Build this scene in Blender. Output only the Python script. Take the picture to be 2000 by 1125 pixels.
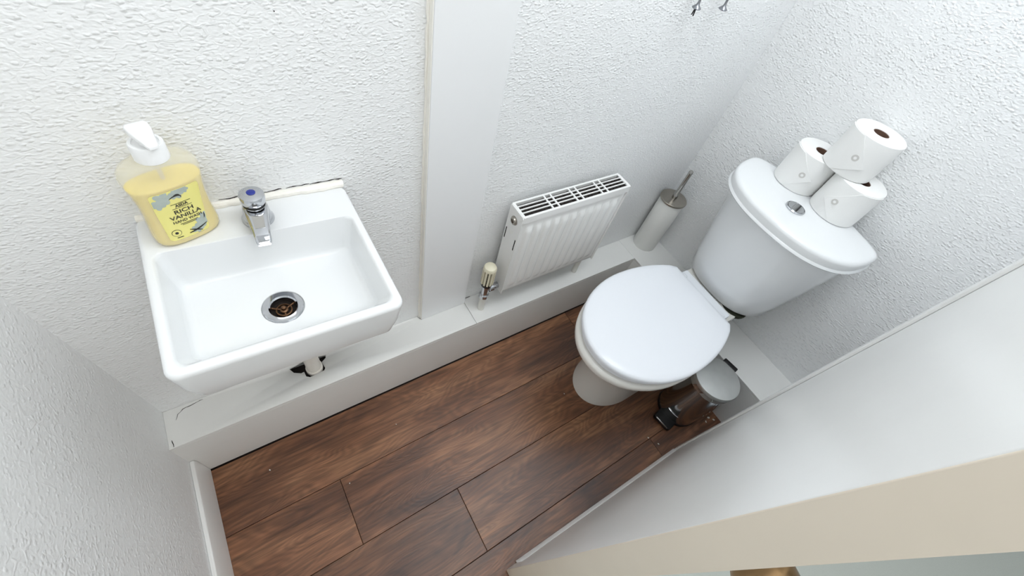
import bpy, bmesh, math, random
from mathutils import Vector, Matrix, Euler
PI = math.pi
random.seed(7)
for o in list(bpy.data.objects):
    bpy.data.objects.remove(o)
S = bpy.context.scene
COL = S.collection

# ------------------------------------------------------------------ camera
CAM_POS = Vector((-0.053010, -0.659959, 1.415791))
CAM_R = ((0.8383446, -0.5100688, 0.1923749),      # rows: image right, image down, forward
         (-0.3239682, -0.7499758, -0.5766983),
         (0.4384323, 0.4211486, -0.7939842))
cd = bpy.data.cameras.new('camera')
cam = bpy.data.objects.new('camera', cd)
COL.objects.link(cam)
rx, ry, rz = (Vector(r) for r in CAM_R)
m = Matrix((rx, -ry, -rz)).transposed().to_4x4()
m.translation = CAM_POS
cam.matrix_world = m
cd.sensor_width = 36.0
cd.lens = 36.0 * 817.13 / 2000.0
cd.clip_start = 0.01
S.camera = cam

# ------------------------------------------------------------------ world, lights, exposure
W = bpy.data.worlds.new('world')
S.world = W
W.use_nodes = True
W.node_tree.nodes['Background'].inputs[0].default_value = (0.80, 0.90, 1.0, 1)
W.node_tree.nodes['Background'].inputs[1].default_value = 1.0
S.view_settings.view_transform = 'Standard'
S.view_settings.look = 'None'
S.view_settings.gamma = 1.0
S.view_settings.use_curve_mapping = False
S.view_settings.exposure = 0.08
S.cycles.max_bounces = 6
S.cycles.diffuse_bounces = 5
S.cycles.glossy_bounces = 3
S.cycles.use_adaptive_sampling = True
S.cycles.adaptive_threshold = 0.09
S.cycles.transmission_bounces = 4
S.cycles.transparent_max_bounces = 8
S.cycles.caustics_reflective = False
S.cycles.caustics_refractive = False

def area_light(name, loc, target, sx, sy, watts, color):
    ld = bpy.data.lights.new(name, 'AREA')
    ld.shape = 'RECTANGLE'
    ld.size, ld.size_y = sx, sy
    ld.energy = watts
    ld.color = color
    lo = bpy.data.objects.new(name, ld)
    COL.objects.link(lo)
    lo.location = loc
    lo.rotation_euler = (Vector(target) - Vector(loc)).to_track_quat('-Z', 'Y').to_euler()
    return lo
LAMP_XY = (0.64, -0.47)
area_light('ceiling_lamp_light', (LAMP_XY[0], LAMP_XY[1], 2.262), (LAMP_XY[0], LAMP_XY[1], 0), 1.15, 0.42, 5.5, (0.89, 0.945, 1.0))
area_light('hall_low_fill', (0.35, -2.36, 0.95), (0.35, 0, 0.75), 1.25, 1.7, 5.5, (1.0, 0.985, 0.96))  # added fill from the unseen hall, brightens low front faces
area_light('hall_top_fill', (0.20, -1.25, 2.25), (0.20, -0.9, 0), 1.3, 0.5, 10.0, (1.0, 0.975, 0.94))  # added overhead fill without a fixture, lifts basin and ledge fronts

# ------------------------------------------------------------------ helpers
def empty(name, loc=(0, 0, 0), rot=(0, 0, 0), parent=None):
    o = bpy.data.objects.new(name, None)
    COL.objects.link(o)
    o.location = loc
    o.rotation_euler = rot
    o.empty_display_size = 0.05
    if parent:
        o.parent = parent
    return o

def tag(o, label=None, cat=None, group=None, kind=None):
    if label: o['label'] = label
    if cat: o['category'] = cat
    if group: o['group'] = group
    if kind: o['kind'] = kind
    return o

class MB:
    """collects vertices and faces of ONE mesh object"""
    def __init__(s):
        s.v = []; s.f = []
    def add(s, vs, fs):
        b = len(s.v)
        s.v += [tuple(v) for v in vs]
        s.f += [tuple(i + b for i in f) for f in fs]
        return s
    def box(s, x0, x1, y0, y1, z0, z1):
        return s.add([(x, y, z) for z in (z0, z1) for y in (y0, y1) for x in (x0, x1)],
                     [(0, 2, 3, 1), (4, 5, 7, 6), (0, 1, 5, 4), (2, 6, 7, 3), (0, 4, 6, 2), (1, 3, 7, 5)])
    def rings(s, rs, cap0=True, cap1=True, close=False):
        n = len(rs[0]); vs = [p for r in rs for p in r]; fs = []
        k = len(rs)
        for a in range(k if close else k - 1):
            b = (a + 1) % k
            for i in range(n):
                j = (i + 1) % n
                fs.append((a * n + i, a * n + j, b * n + j, b * n + i))
        if not close:
            if cap0: fs.append(tuple(reversed(range(n))))
            if cap1: fs.append(tuple((k - 1) * n + i for i in range(n)))
        return s.add(vs, fs)
    def lathe(s, prof, c=(0, 0, 0), n=40, ax='z', cap0=True, cap1=True, close=False):
        rs = []
        for r, h in prof:
            ring = []
            for i in range(n):
                a = 2 * PI * i / n
                p = (r * math.cos(a), r * math.sin(a), h)
                if ax == 'x': p = (p[2], p[0], p[1])
                if ax == 'y': p = (p[1], p[2], p[0])
                ring.append((p[0] + c[0], p[1] + c[1], p[2] + c[2]))
            rs.append(ring)
        return s.rings(rs, cap0, cap1, close)
    def tube(s, pts, r, n=16):
        pts = [Vector(p) for p in pts]
        rr = r if isinstance(r, (list, tuple)) else [r] * len(pts)
        rs = []; up = None
        for i, p in enumerate(pts):
            d = (pts[min(i + 1, len(pts) - 1)] - pts[max(i - 1, 0)]).normalized()
            if up is None:
                up = d.orthogonal().normalized()
            up = (up - d * up.dot(d)).normalized()
            w = d.cross(up)
            rs.append([p + (up * math.cos(2 * PI * k / n) + w * math.sin(2 * PI * k / n)) * rr[i] for k in range(n)])
        return s.rings(rs)
    def build(s, name, mat, parent=None, origin=(0, 0, 0), sharp=35, bevel=0, bseg=2, weighted=False):
        me = bpy.data.meshes.new(name)
        me.from_pydata([(v[0] - origin[0], v[1] - origin[1], v[2] - origin[2]) for v in s.v], [], s.f)
        bm = bmesh.new(); bm.from_mesh(me)
        bmesh.ops.recalc_face_normals(bm, faces=bm.faces)
        bm.to_mesh(me); bm.free()
        me.materials.append(mat)
        for p in me.polygons: p.use_smooth = True
        me.set_sharp_from_angle(angle=math.radians(sharp))
        me.update()
        o = bpy.data.objects.new(name, me)
        COL.objects.link(o)
        if parent: o.parent = parent
        if bevel:
            b = o.modifiers.new('bevel', 'BEVEL'); b.width = bevel; b.segments = bseg
            b.limit_method = 'ANGLE'; b.angle_limit = math.radians(40)
            b.harden_normals = True
        if weighted:
            w = o.modifiers.new('weighted', 'WEIGHTED_NORMAL'); w.keep_sharp = True
        return o

def rrect(x0, x1, y0, y1, z, r, n=6):
    """rounded rectangle ring, counter-clockwise"""
    out = []
    for cx, cy, a0 in ((x1 - r, y1 - r, 0), (x0 + r, y1 - r, PI / 2), (x0 + r, y0 + r, PI), (x1 - r, y0 + r, 1.5 * PI)):
        for k in range(n + 1):
            a = a0 + PI / 2 * k / n
            out.append((cx + r * math.cos(a), cy + r * math.sin(a), z))
    return out

def circ(cx, cy, z, r, N, a0=0.0):
    return [(cx + r * math.cos(a0 + 2 * PI * i / N), cy + r * math.sin(a0 + 2 * PI * i / N), z) for i in range(N)]

# ------------------------------------------------------------------ materials
def srgb(r, g, b):
    f = lambda c: (c / 255 / 12.92) if c / 255 <= 0.04045 else ((c / 255 + 0.055) / 1.055) ** 2.4
    return (f(r), f(g), f(b), 1)

def mat(name, color, rough=0.5, metal=0.0, coat=0.0, noise=0.0, nscale=40, bump=0.0, bscale=200, spec=0.5, trans=0.0, alpha=1.0, sss=0.0, ior=1.45):
    M = bpy.data.materials.new(name); M.use_nodes = True
    nt = M.node_tree; b = nt.nodes['Principled BSDF']
    b.inputs['Base Color'].default_value = color
    b.inputs['Roughness'].default_value = rough
    b.inputs['Metallic'].default_value = metal
    b.inputs['Coat Weight'].default_value = coat
    b.inputs['Coat Roughness'].default_value = 0.05
    b.inputs['Specular IOR Level'].default_value = spec
    b.inputs['Transmission Weight'].default_value = trans
    b.inputs['Alpha'].default_value = alpha
    b.inputs['IOR'].default_value = ior
    if sss:
        b.inputs['Subsurface Weight'].default_value = sss
        b.inputs['Subsurface Radius'].default_value = (0.01, 0.008, 0.004)
        b.inputs['Subsurface Scale'].default_value = 1.0
    tc = nt.nodes.new('ShaderNodeTexCoord')
    if noise:
        n = nt.nodes.new('ShaderNodeTexNoise'); n.inputs['Scale'].default_value = nscale; n.inputs['Detail'].default_value = 2
        nt.links.new(tc.outputs['Object'], n.inputs['Vector'])
        mx = nt.nodes.new('ShaderNodeMix'); mx.data_type = 'RGBA'
        mx.inputs[6].default_value = color
        mx.inputs[7].default_value = tuple(c * (1 - noise) for c in color[:3]) + (1,)
        nt.links.new(n.outputs['Fac'], mx.inputs[0])
        nt.links.new(mx.outputs[2], b.inputs['Base Color'])
    if bump:
        n2 = nt.nodes.new('ShaderNodeTexNoise'); n2.inputs['Scale'].default_value = bscale; n2.inputs['Detail'].default_value = 1
        nt.links.new(tc.outputs['Object'], n2.inputs['Vector'])
        bp = nt.nodes.new('ShaderNodeBump'); bp.inputs['Strength'].default_value = bump; bp.inputs['Distance'].default_value = 0.001
        nt.links.new(n2.outputs['Fac'], bp.inputs['Height'])
        nt.links.new(bp.outputs['Normal'], b.inputs['Normal'])
    return M

def plaster(name, color, scale=1.0, strength=0.55, stretch=1.0, axis='X'):
    """painted wallpaper with short squiggly raised strokes"""
    M = bpy.data.materials.new(name); M.use_nodes = True
    nt = M.node_tree; N = nt.nodes; L = nt.links; b = N['Principled BSDF']
    b.inputs['Base Color'].default_value = color
    b.inputs['Roughness'].default_value = 0.5
    b.inputs['Specular IOR Level'].default_value = 0.3
    tc = N.new('ShaderNodeTexCoord'); sp_ = N.new('ShaderNodeSeparateXYZ')
    L.new(tc.outputs['Object'], sp_.inputs[0])
    zs = N.new('ShaderNodeMath'); zs.operation = 'MULTIPLY'; zs.inputs[1].default_value = stretch
    L.new(sp_.outputs['Z'], zs.inputs[0])
    mp = N.new('ShaderNodeCombineXYZ'); L.new(sp_.outputs[axis], mp.inputs[0]); L.new(zs.outputs[0], mp.inputs[1])
    a = N.new('ShaderNodeTexNoise'); a.noise_dimensions = '2D'; a.inputs['Scale'].default_value = 62 * scale; a.inputs['Detail'].default_value = 1.0; a.inputs['Distortion'].default_value = 0.9
    L.new(mp.outputs['Vector'], a.inputs['Vector'])
    ra = N.new('ShaderNodeValToRGB'); ra.color_ramp.elements[0].position = 0.50; ra.color_ramp.elements[1].position = 0.74
    L.new(a.outputs['Fac'], ra.inputs['Fac'])
    c = N.new('ShaderNodeTexNoise'); c.noise_dimensions = '2D'; c.inputs['Scale'].default_value = 190 * scale; c.inputs['Detail'].default_value = 0.5
    L.new(mp.outputs['Vector'], c.inputs['Vector'])
    # where the strokes are dense or worn flat
    d = N.new('ShaderNodeTexNoise'); d.noise_dimensions = '2D'; d.inputs['Scale'].default_value = 5.5; d.inputs['Detail'].default_value = 0
    L.new(mp.outputs['Vector'], d.inputs['Vector'])
    mr = N.new('ShaderNodeMapRange'); mr.inputs[1].default_value = 0.3; mr.inputs[2].default_value = 0.65; mr.inputs[3].default_value = 0.6; mr.inputs[4].default_value = 1.0
    L.new(d.outputs['Fac'], mr.inputs[0])
    # separate raised chips
    vo = N.new('ShaderNodeTexVoronoi'); vo.voronoi_dimensions = '2D'; vo.inputs['Scale'].default_value = 95 * scale
    L.new(mp.outputs['Vector'], vo.inputs['Vector'])
    ch = N.new('ShaderNodeMapRange'); ch.interpolation_type = 'SMOOTHSTEP'
    ch.inputs[1].default_value = 0.50; ch.inputs[2].default_value = 0.12; ch.inputs[3].default_value = 0.0; ch.inputs[4].default_value = 1.0
    L.new(vo.outputs['Distance'], ch.inputs[0])
    sx = N.new('ShaderNodeSeparateColor'); L.new(vo.outputs['Color'], sx.inputs[0])
    pk = N.new('ShaderNodeMapRange'); pk.inputs[1].default_value = 0.35; pk.inputs[2].default_value = 1.0; pk.inputs[3].default_value = 0.0; pk.inputs[4].default_value = 1.0
    L.new(sx.outputs[0], pk.inputs[0])
    cm_ = N.new('ShaderNodeMath'); cm_.operation = 'MULTIPLY'
    L.new(ch.outputs[0], cm_.inputs[0]); L.new(pk.outputs[0], cm_.inputs[1])
    mix_ = N.new('ShaderNodeMath'); mix_.operation = 'MULTIPLY_ADD'; mix_.inputs[1].default_value = 0.45
    L.new(ra.outputs['Color'], mix_.inputs[0]); L.new(cm_.outputs[0], mix_.inputs[2])
    mu = N.new('ShaderNodeMath'); mu.operation = 'MULTIPLY'
    L.new(mix_.outputs[0], mu.inputs[0]); L.new(mr.outputs[0], mu.inputs[1])
    ad = N.new('ShaderNodeMath'); ad.operation = 'MULTIPLY_ADD'; ad.inputs[1].default_value = 0.30
    L.new(c.outputs['Fac'], ad.inputs[0]); L.new(mu.outputs[0], ad.inputs[2])
    bp = N.new('ShaderNodeBump'); bp.inputs['Strength'].default_value = strength; bp.inputs['Distance'].default_value = 0.004
    L.new(ad.outputs[0], bp.inputs['Height']); L.new(bp.outputs['Normal'], b.inputs['Normal'])
    return M

def wood_floor():
    M = bpy.data.materials.new('dark_oak_laminate'); M.use_nodes = True
    nt = M.node_tree; N = nt.nodes; L = nt.links; b = N['Principled BSDF']
    tc = N.new('ShaderNodeTexCoord'); oi = N.new('ShaderNodeObjectInfo')
    off = N.new('ShaderNodeVectorMath'); off.operation = 'SCALE'; off.inputs[0].default_value = (13.1, 7.7, 3.3)
    L.new(oi.outputs['Random'], off.inputs['Scale'])
    ad = N.new('ShaderNodeVectorMath'); ad.operation = 'ADD'
    L.new(tc.outputs['Object'], ad.inputs[0]); L.new(off.outputs[0], ad.inputs[1])
    def noise(sc, scale, detail=6, dist=0.0, rough=0.55):
        mp = N.new('ShaderNodeMapping'); mp.inputs['Scale'].default_value = sc
        L.new(ad.outputs[0], mp.inputs['Vector'])
        n = N.new('ShaderNodeTexNoise'); n.inputs['Scale'].default_value = scale; n.inputs['Detail'].default_value = detail
        n.inputs['Distortion'].default_value = dist; n.inputs['Roughness'].default_value = rough
        L.new(mp.outputs['Vector'], n.inputs['Vector']); return n
    big = noise((1.6, 5.5, 1), 1.7, 2, 0.4)                      # tone of the board, stretched along it
    fine = noise((6, 110, 20), 1.0, 3, 0.3, 0.7)                 # pores
    # cathedral rings: contour lines of a smooth stretched noise
    sm = noise((2.2, 8.5, 1), 1.15, 1.5, 0.55, 0.4)
    mul = N.new('ShaderNodeMath'); mul.operation = 'MULTIPLY'; mul.inputs[1].default_value = 150.0
    L.new(sm.outputs['Fac'], mul.inputs[0])
    sn = N.new('ShaderNodeMath'); sn.operation = 'SINE'; L.new(mul.outputs[0], sn.inputs[0])
    r1 = N.new('ShaderNodeValToRGB'); e = r1.color_ramp.elements
    e[0].position = 0.28; e[0].color = srgb(76, 46, 31)
    e[1].position = 0.72; e[1].color = srgb(168, 120, 86)
    x = r1.color_ramp.elements.new(0.5); x.color = srgb(128, 85, 58)
    L.new(big.outputs['Fac'], r1.inputs['Fac'])
    m1 = N.new('ShaderNodeMix'); m1.data_type = 'RGBA'; m1.blend_type = 'MULTIPLY'
    mr = N.new('ShaderNodeMapRange'); mr.inputs[1].default_value = 0.35; mr.inputs[2].default_value = 0.7; mr.inputs[3].default_value = 0.45; mr.inputs[4].default_value = 1.25
    L.new(fine.outputs['Fac'], mr.inputs[0])
    m1.inputs[0].default_value = 0.9
    L.new(r1.outputs['Color'], m1.inputs[6]); L.new(mr.outputs[0], m1.inputs[7])
    mr2 = N.new('ShaderNodeMapRange'); mr2.inputs[1].default_value = -1; mr2.inputs[2].default_value = 1; mr2.inputs[3].default_value = 0.62; mr2.inputs[4].default_value = 1.08
    L.new(sn.outputs[0], mr2.inputs[0])
    m2 = N.new('ShaderNodeMix'); m2.data_type = 'RGBA'; m2.blend_type = 'MULTIPLY'; m2.inputs[0].default_value = 0.55
    L.new(m1.outputs[2], m2.inputs[6]); L.new(mr2.outputs[0], m2.inputs[7])
    # dark knots
    kn = noise((2.4, 6.0, 1), 2.1, 2, 0.8)
    rk = N.new('ShaderNodeValToRGB'); rk.color_ramp.elements[0].position = 0.68; rk.color_ramp.elements[1].position = 0.80
    L.new(kn.outputs['Fac'], rk.inputs['Fac'])
    m3 = N.new('ShaderNodeMix'); m3.data_type = 'RGBA'; m3.inputs[7].default_value = srgb(42, 27, 22)
    mk = N.new('ShaderNodeMath'); mk.operation = 'MULTIPLY'; mk.inputs[1].default_value = 0.75
    L.new(rk.outputs['Color'], mk.inputs[0]); L.new(mk.outputs[0], m3.inputs[0])
    L.new(m2.outputs[2], m3.inputs[6])
    # each board a little lighter or darker
    hv = N.new('ShaderNodeHueSaturation')
    mr3 = N.new('ShaderNodeMapRange'); mr3.inputs[3].default_value = 0.82; mr3.inputs[4].default_value = 1.15
    L.new(oi.outputs['Random'], mr3.inputs[0]); L.new(mr3.outputs[0], hv.inputs['Value'])
    L.new(m3.outputs[2], hv.inputs['Color'])
    L.new(hv.outputs['Color'], b.inputs['Base Color'])
    b.inputs['Roughness'].default_value = 0.37
    b.inputs['Specular IOR Level'].default_value = 0.55
    bp = N.new('ShaderNodeBump'); bp.inputs['Strength'].default_value = 0.35; bp.inputs['Distance'].default_value = 0.0008
    bs = N.new('ShaderNodeMath'); bs.operation = 'MULTIPLY_ADD'; bs.inputs[1].default_value = 0.15
    L.new(sn.outputs[0], bs.inputs[0]); L.new(fine.outputs['Fac'], bs.inputs[2])
    L.new(bs.outputs[0], bp.inputs['Height']); L.new(bp.outputs['Normal'], b.inputs['Normal'])
    return M

M = {}
M['wall'] = plaster('textured_back_wall_paint', srgb(244, 245, 245), 1.15, 0.44, 1.6, 'X')
M['wall_right'] = plaster('textured_right_wall_paint', srgb(244, 245, 245), 1.1, 0.5, 1.5, 'Y')
M['wall_side'] = plaster('textured_left_wall_paint', srgb(244, 245, 245), 1.2, 0.34, 1.0, 'Y')
M['smooth'] = mat('smooth_white_emulsion', srgb(243, 244, 245), 0.45)
M['gloss'] = mat('white_gloss_paint', srgb(243, 243, 241), 0.28, noise=0.04, nscale=9, bump=0.15, bscale=45)
M['boxing'] = mat('white_satin_board_paint', srgb(242, 242, 239), 0.4, noise=0.05, nscale=10, bump=0.2, bscale=80)
M['caulk'] = mat('yellowed_caulk', srgb(251, 248, 240), 0.5, noise=0.04, nscale=60, bump=0.6, bscale=160)
M['cream'] = mat('cream_door_paint', srgb(240, 229, 212), 0.45, noise=0.06, nscale=14, bump=0.3, bscale=70)
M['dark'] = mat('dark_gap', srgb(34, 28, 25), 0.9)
M['subfloor'] = mat('dark_joint', srgb(28, 18, 14), 0.9)
M['carpet'] = mat('pale_sage_carpet', srgb(220, 228, 224), 0.95, noise=0.08, nscale=300, bump=0.5, bscale=600)
M['wood'] = wood_floor()
M['oak'] = mat('tan_threshold_wood', srgb(170, 128, 88), 0.5, noise=0.3, nscale=30)
M['ceramic'] = mat('white_glazed_ceramic', srgb(236, 238, 239), 0.09, coat=0.0)
M['ceramic_pan'] = mat('warm_white_glazed_ceramic', srgb(240, 238, 232), 0.12, coat=0.0)
M['seat'] = mat('white_thermoset_plastic', srgb(240, 243, 248), 0.16, coat=0.0)
M['chrome'] = mat('chrome', srgb(196, 198, 202), 0.06, 1.0)
M['steel'] = mat('polished_steel', srgb(190, 188, 184), 0.1, 1.0)
M['brushed'] = mat('smudged_steel', srgb(222, 224, 222), 0.36, 1.0, noise=0.22, nscale=22, bump=0.1, bscale=30)
M['satin'] = mat('satin_nickel', srgb(182, 176, 166), 0.30, 1.0, noise=0.12, nscale=40)
M['hook'] = mat('grey_hook_metal', srgb(140, 142, 146), 0.25, 1.0)
M['black'] = mat('black_plastic', srgb(20, 20, 21), 0.35)
M['grime'] = mat('brown_stained_brass', srgb(120, 88, 62), 0.4, 0.7, noise=0.5, nscale=90)
M['rad'] = mat('white_radiator_enamel', srgb(246, 246, 244), 0.25, coat=0.0)
M['rad_shade'] = mat('painted_inner_shade', srgb(52, 46, 43), 0.8, 0.0)  # near-black colour carries the shade inside grille and valve head
M['trv'] = mat('aged_cream_plastic', srgb(236, 230, 205), 0.4)
M['pipe'] = mat('white_painted_pipe', srgb(230, 229, 222), 0.4)
M['wpipe'] = mat('white_plastic_pipe', srgb(225, 220, 212), 0.4)
M['paper'] = mat('white_tissue_paper', srgb(245, 245, 243), 0.95, bump=0.25, bscale=500, spec=0.1)
M['seal'] = mat('embossed_tissue_seal', srgb(212, 210, 206), 0.9, spec=0.1)
M['card'] = mat('brown_cardboard', srgb(120, 92, 78), 0.9)
M['enamel'] = mat('white_enamelled_steel', srgb(242, 242, 238), 0.35)
M['blue'] = mat('blue_plastic', srgb(38, 52, 140), 0.3)
M['pump'] = mat('white_pump_plastic', srgb(246, 247, 247), 0.35)
M['bottle'] = mat('clear_bottle_plastic', srgb(246, 242, 222), 0.12, alpha=0.33)
M['liquid'] = mat('yellow_hand_wash', srgb(252, 230, 132), 0.15)
M['label'] = mat('yellow_label_print', srgb(240, 232, 142), 0.4)
M['ink'] = mat('dark_label_ink', srgb(45, 44, 40), 0.5)
M['flower'] = mat('pale_grey_flower_print', srgb(188, 199, 192), 0.5, noise=0.25, nscale=120)
M['brass'] = mat('worn_brass_knob', srgb(168, 138, 100), 0.22, 0.9, noise=0.35, nscale=25)
M['crumb'] = mat('white_paint_crumb', srgb(225, 222, 214), 0.8)
M['rubber'] = mat('dark_green_black_rubber', srgb(48, 50, 36), 0.7)
M['lamp'] = mat('lamp_housing_white', srgb(240, 240, 240), 0.4)
M['glass'] = mat('window_glass', (1, 1, 1, 1), 0.0, trans=1.0, ior=1.02)
em = mat('lamp_diffuser_glow', srgb(250, 250, 250), 0.5)
em.node_tree.nodes['Principled BSDF'].inputs['Emission Color'].default_value = (0.93, 0.97, 1, 1)
em.node_tree.nodes['Principled BSDF'].inputs['Emission Strength'].default_value = 2.4
M['glow'] = em

# ------------------------------------------------------------------ setting
XC, XB, YD, H = -0.4324, 1.3286, -0.808, 0.2255
LD, XL = 0.1044, 1.1556          # ledge depth on the back wall, inner face of the ledge on the right wall
TOP = 2.30
HX0, HX1, HY = -1.6, 2.6, -2.4   # hall

def struct(o): o['kind'] = 'structure'; return o

wb = struct(MB().box(XC - 0.1, XB + 0.1, 0, 0.1, 0, TOP).build('wall_back', M['wall']))
struct(MB().box(XB, XB + 0.1, YD, 0, 0, TOP).build('wall_right', M['wall_right']))
struct(MB().box(XC - 0.1, XC, YD, 0, 0, TOP).build('wall_left', M['wall_side']))
struct(MB().box(0.962, HX1, YD - 0.1, YD, 0, TOP).build('wall_front', M['smooth']))
struct(MB().box(HX0, XC, YD - 0.1, YD, 0, TOP).build('wall_front_left', M['smooth']))
struct(MB().box(HX0 - 0.1, HX1 + 0.1, HY - 0.2, 0.1, TOP, TOP + 0.08).build('ceiling', M['smooth']))
struct(MB().box(HX0 - 0.1, HX0, HY, YD, 0, TOP).build('wall_hall_left', M['smooth']))
struct(MB().box(HX1, HX1 + 0.1, HY, YD, 0, TOP).build('wall_hall_right', M['smooth']))
wh = MB()
wh.box(HX0, -0.35, HY - 0.1, HY, 0, TOP).box(1.05, HX1, HY - 0.1, HY, 0, TOP)
wh.box(-0.35, 1.05, HY - 0.1, HY, 0, 0.06).box(-0.35, 1.05, HY - 0.1, HY, 1.96, TOP)
struct(wh.build('wall_hall_back', M['smooth']))
win = struct(empty('added_window_1', (0.35, HY - 0.06, 0.06)))  # invented, out of view; made floor-length to suit the low hall fill
fr = MB().box(-0.7, 0.7, -0.03, 0.03, 0, 0.05).box(-0.7, 0.7, -0.03, 0.03, 1.85, 1.9)
for x in (-0.7, -0.025, 0.65): fr.box(x, x + 0.05, -0.03, 0.03, 0.05, 1.85)
fr.build('window_frame', M['gloss'], win)
for x in (-0.65, 0.025): MB().box(x, x + 0.625, -0.003, 0.003, 0.05, 1.85).build('pane', M['glass'], win)
struct(MB().box(HX0, HX1, HY - 0.2, YD - 0.03, -0.05, -0.001).build('floor_hall', M['carpet']))
struct(MB().box(-0.43, 0.93, YD - 0.03, YD + 0.01, -0.05, 0.007).build('trim_1', M['oak'], bevel=0.004))

# laminate floor, one object for each board
fl = struct(MB().box(XC - 0.05, XB + 0.05, YD, 0.02, -0.05, -0.009).build('floor', M['subfloor']))
PW = 0.192
J1 = -0.3014
rows = [(J1 + PW, J1, (XC, 0.872, XL + 0.01)), (J1, J1 - PW, (XC, -0.1206, 1.16)),
        (J1 - PW, J1 - 2 * PW, (XC, 0.1716, XL + 0.01)), (J1 - 2 * PW, YD + 0.01, (XC, 0.850, XL + 0.01))]
for ya, yb, xs in rows:
    for x0, x1 in zip(xs[:-1], xs[1:]):
        g = 0.0006
        cx, cy = (x0 + x1) / 2, (ya + yb) / 2
        p = MB().box(x0 + g, x1 - g, yb + g, ya - g, -0.009, 0.0).build('plank', M['wood'], fl, origin=(cx, cy, 0), bevel=0.0011, bseg=2)
        p.location = (cx, cy, 0)

# pipe boxing along the back wall (with a ragged hole for the waste pipe) and along the right wall
bx = struct(empty('trim_2', (0.36, -LD / 2, 0)))
def ledge_top(x0, x1, hole=None):
    t = MB().box(x0, x1, -LD, 0.0, H - 0.012, H).build('top_board', M['boxing'], bx, origin=bx.location, bevel=0.0015)
    if hole:
        cm = MB().rings([[(x, y, H - 0.05) for x, y in hole], [(x, y, H + 0.05) for x, y in hole]]).build('cutter', M['dark'], bx, origin=bx.location)
        md = t.modifiers.new('hole', 'BOOLEAN'); md.object = cm; md.operation = 'DIFFERENCE'; md.solver = 'EXACT'
        bpy.context.view_layer.update()
        dg = bpy.context.evaluated_depsgraph_get()
        me = bpy.data.meshes.new_from_object(t.evaluated_get(dg))
        t.modifiers.clear(); t.data = me
        bpy.data.objects.remove(cm)
    return t
HOLE = [(-0.137, -0.012), (-0.129, -0.030), (-0.112, -0.040), (-0.104, -0.039), (-0.103, -0.055), (-0.094, -0.062),
        (-0.075, -0.060), (-0.055, -0.058), (-0.050, -0.052), (-0.053, -0.030), (-0.040, -0.022), (-0.036, -0.012), (-0.06, -0.006), (-0.10, -0.005)]
ledge_top(XC, 0.4185, HOLE)
ledge_top(0.4195, XL, None)
MB().box(XC, XL + 0.012, -LD, -LD + 0.012, 0, H - 0.012).build('front_board', M['boxing'], bx, origin=bx.location)
b2 = struct(empty('trim_3', (1.242, -0.4, 0)))
MB().box(XL, XB, YD, 0.0, H - 0.0118, H + 0.0004).build('top_board', M['boxing'], b2, origin=b2.location, bevel=0.0015)
MB().box(XL, XL + 0.012, YD, -LD, 0, H - 0.012).build('front_board', M['boxing'], b2, origin=b2.location)

# flat vertical boxing between basin and radiator, with its old bead of caulk
PX0, PX1, PP = 0.262, 0.4185, 0.018
pl = struct(MB().box(PX0, PX1, -PP, 0, H, TOP).build('trim_4', M['smooth'], bevel=0.002))
cb = MB(); pts = []
z = H + 0.001
while z < 1.9:
    pts.append((PX0 - 0.002 + random.uniform(-0.0012, 0.0012), -0.0015 + random.uniform(-0.0008, 0.0008), z)); z += 0.013
cb.tube(pts, [0.0026 + random.uniform(-0.0006, 0.0008) for _ in pts], 8)
cb.build('caulk_bead', M['caulk'], pl)
cb = MB().box(PX0 - 0.0015, PX0 - 0.0001, -PP + 0.001, -0.0005, H + 0.001, 1.9)
cb.build('caulk_smear', M['caulk'], pl)

# skirting on the left wall
MB().rings([[(XC, -0.1046, 0), (XC + 0.014, -0.1046, 0), (XC + 0.014, -0.1046, 0.095), (XC + 0.010, -0.1046, 0.112), (XC, -0.1046, 0.112)],
            [(XC, YD, 0), (XC + 0.014, YD, 0), (XC + 0.014, YD, 0.095), (XC + 0.010, YD, 0.112), (XC, YD, 0.112)]]).build('baseboard_left', M['gloss'], bevel=0.003)['kind'] = 'structure'

# cracks in paint and plaster: thin dark open joints
def crack(name, parent, pts, w, nrm):
    """ragged sliver following pts, lying on a surface with normal nrm"""
    mb = MB(); nrm = Vector(nrm); P = [Vector(p) for p in pts]
    # subdivide with jitter
    Q = []
    for a, b in zip(P[:-1], P[1:]):
        k = max(2, int((b - a).length / 0.006))
        for i in range(k):
            j = Vector((random.uniform(-1, 1), random.uniform(-1, 1), random.uniform(-1, 1))) * 0.0009
            j -= nrm * j.dot(nrm)
            Q.append(a.lerp(b, i / k) + j)
    Q.append(P[-1])
    vs = []; fs = []
    for i, q in enumerate(Q):
        d = (Q[min(i + 1, len(Q) - 1)] - Q[max(i - 1, 0)]).normalized()
        s = d.cross(nrm).normalized() * w * random.uniform(0.25, 1.0) * (0.3 if i in (0, len(Q) - 1) else 1)
        vs += [q + s + nrm * 0.0004, q - s + nrm * 0.0004, q - nrm * 0.0012]
    for i in range(len(Q) - 1):
        a, b = 3 * i, 3 * i + 3
        fs += [(a, a + 1, b + 1, b), (a + 1, a + 2, b + 2, b + 1), (a + 2, a, b, b + 2)]
    mb.add(vs, fs)
    return mb.build(name, M['dark'], parent)
crack('crack', bx, [Vector(p) - bx.location for p in [(-0.345, -0.006, H), (-0.39, -0.012, H), (-0.402, -0.022, H), (-0.408, -0.035, H)]], 0.0013, (0, 0, 1))
crack('crack', bx, [Vector(p) - bx.location for p in [(XC + 0.0095, -0.082, H), (XC + 0.0105, -0.102, H)]], 0.0016, (0, 0, 1))
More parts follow.
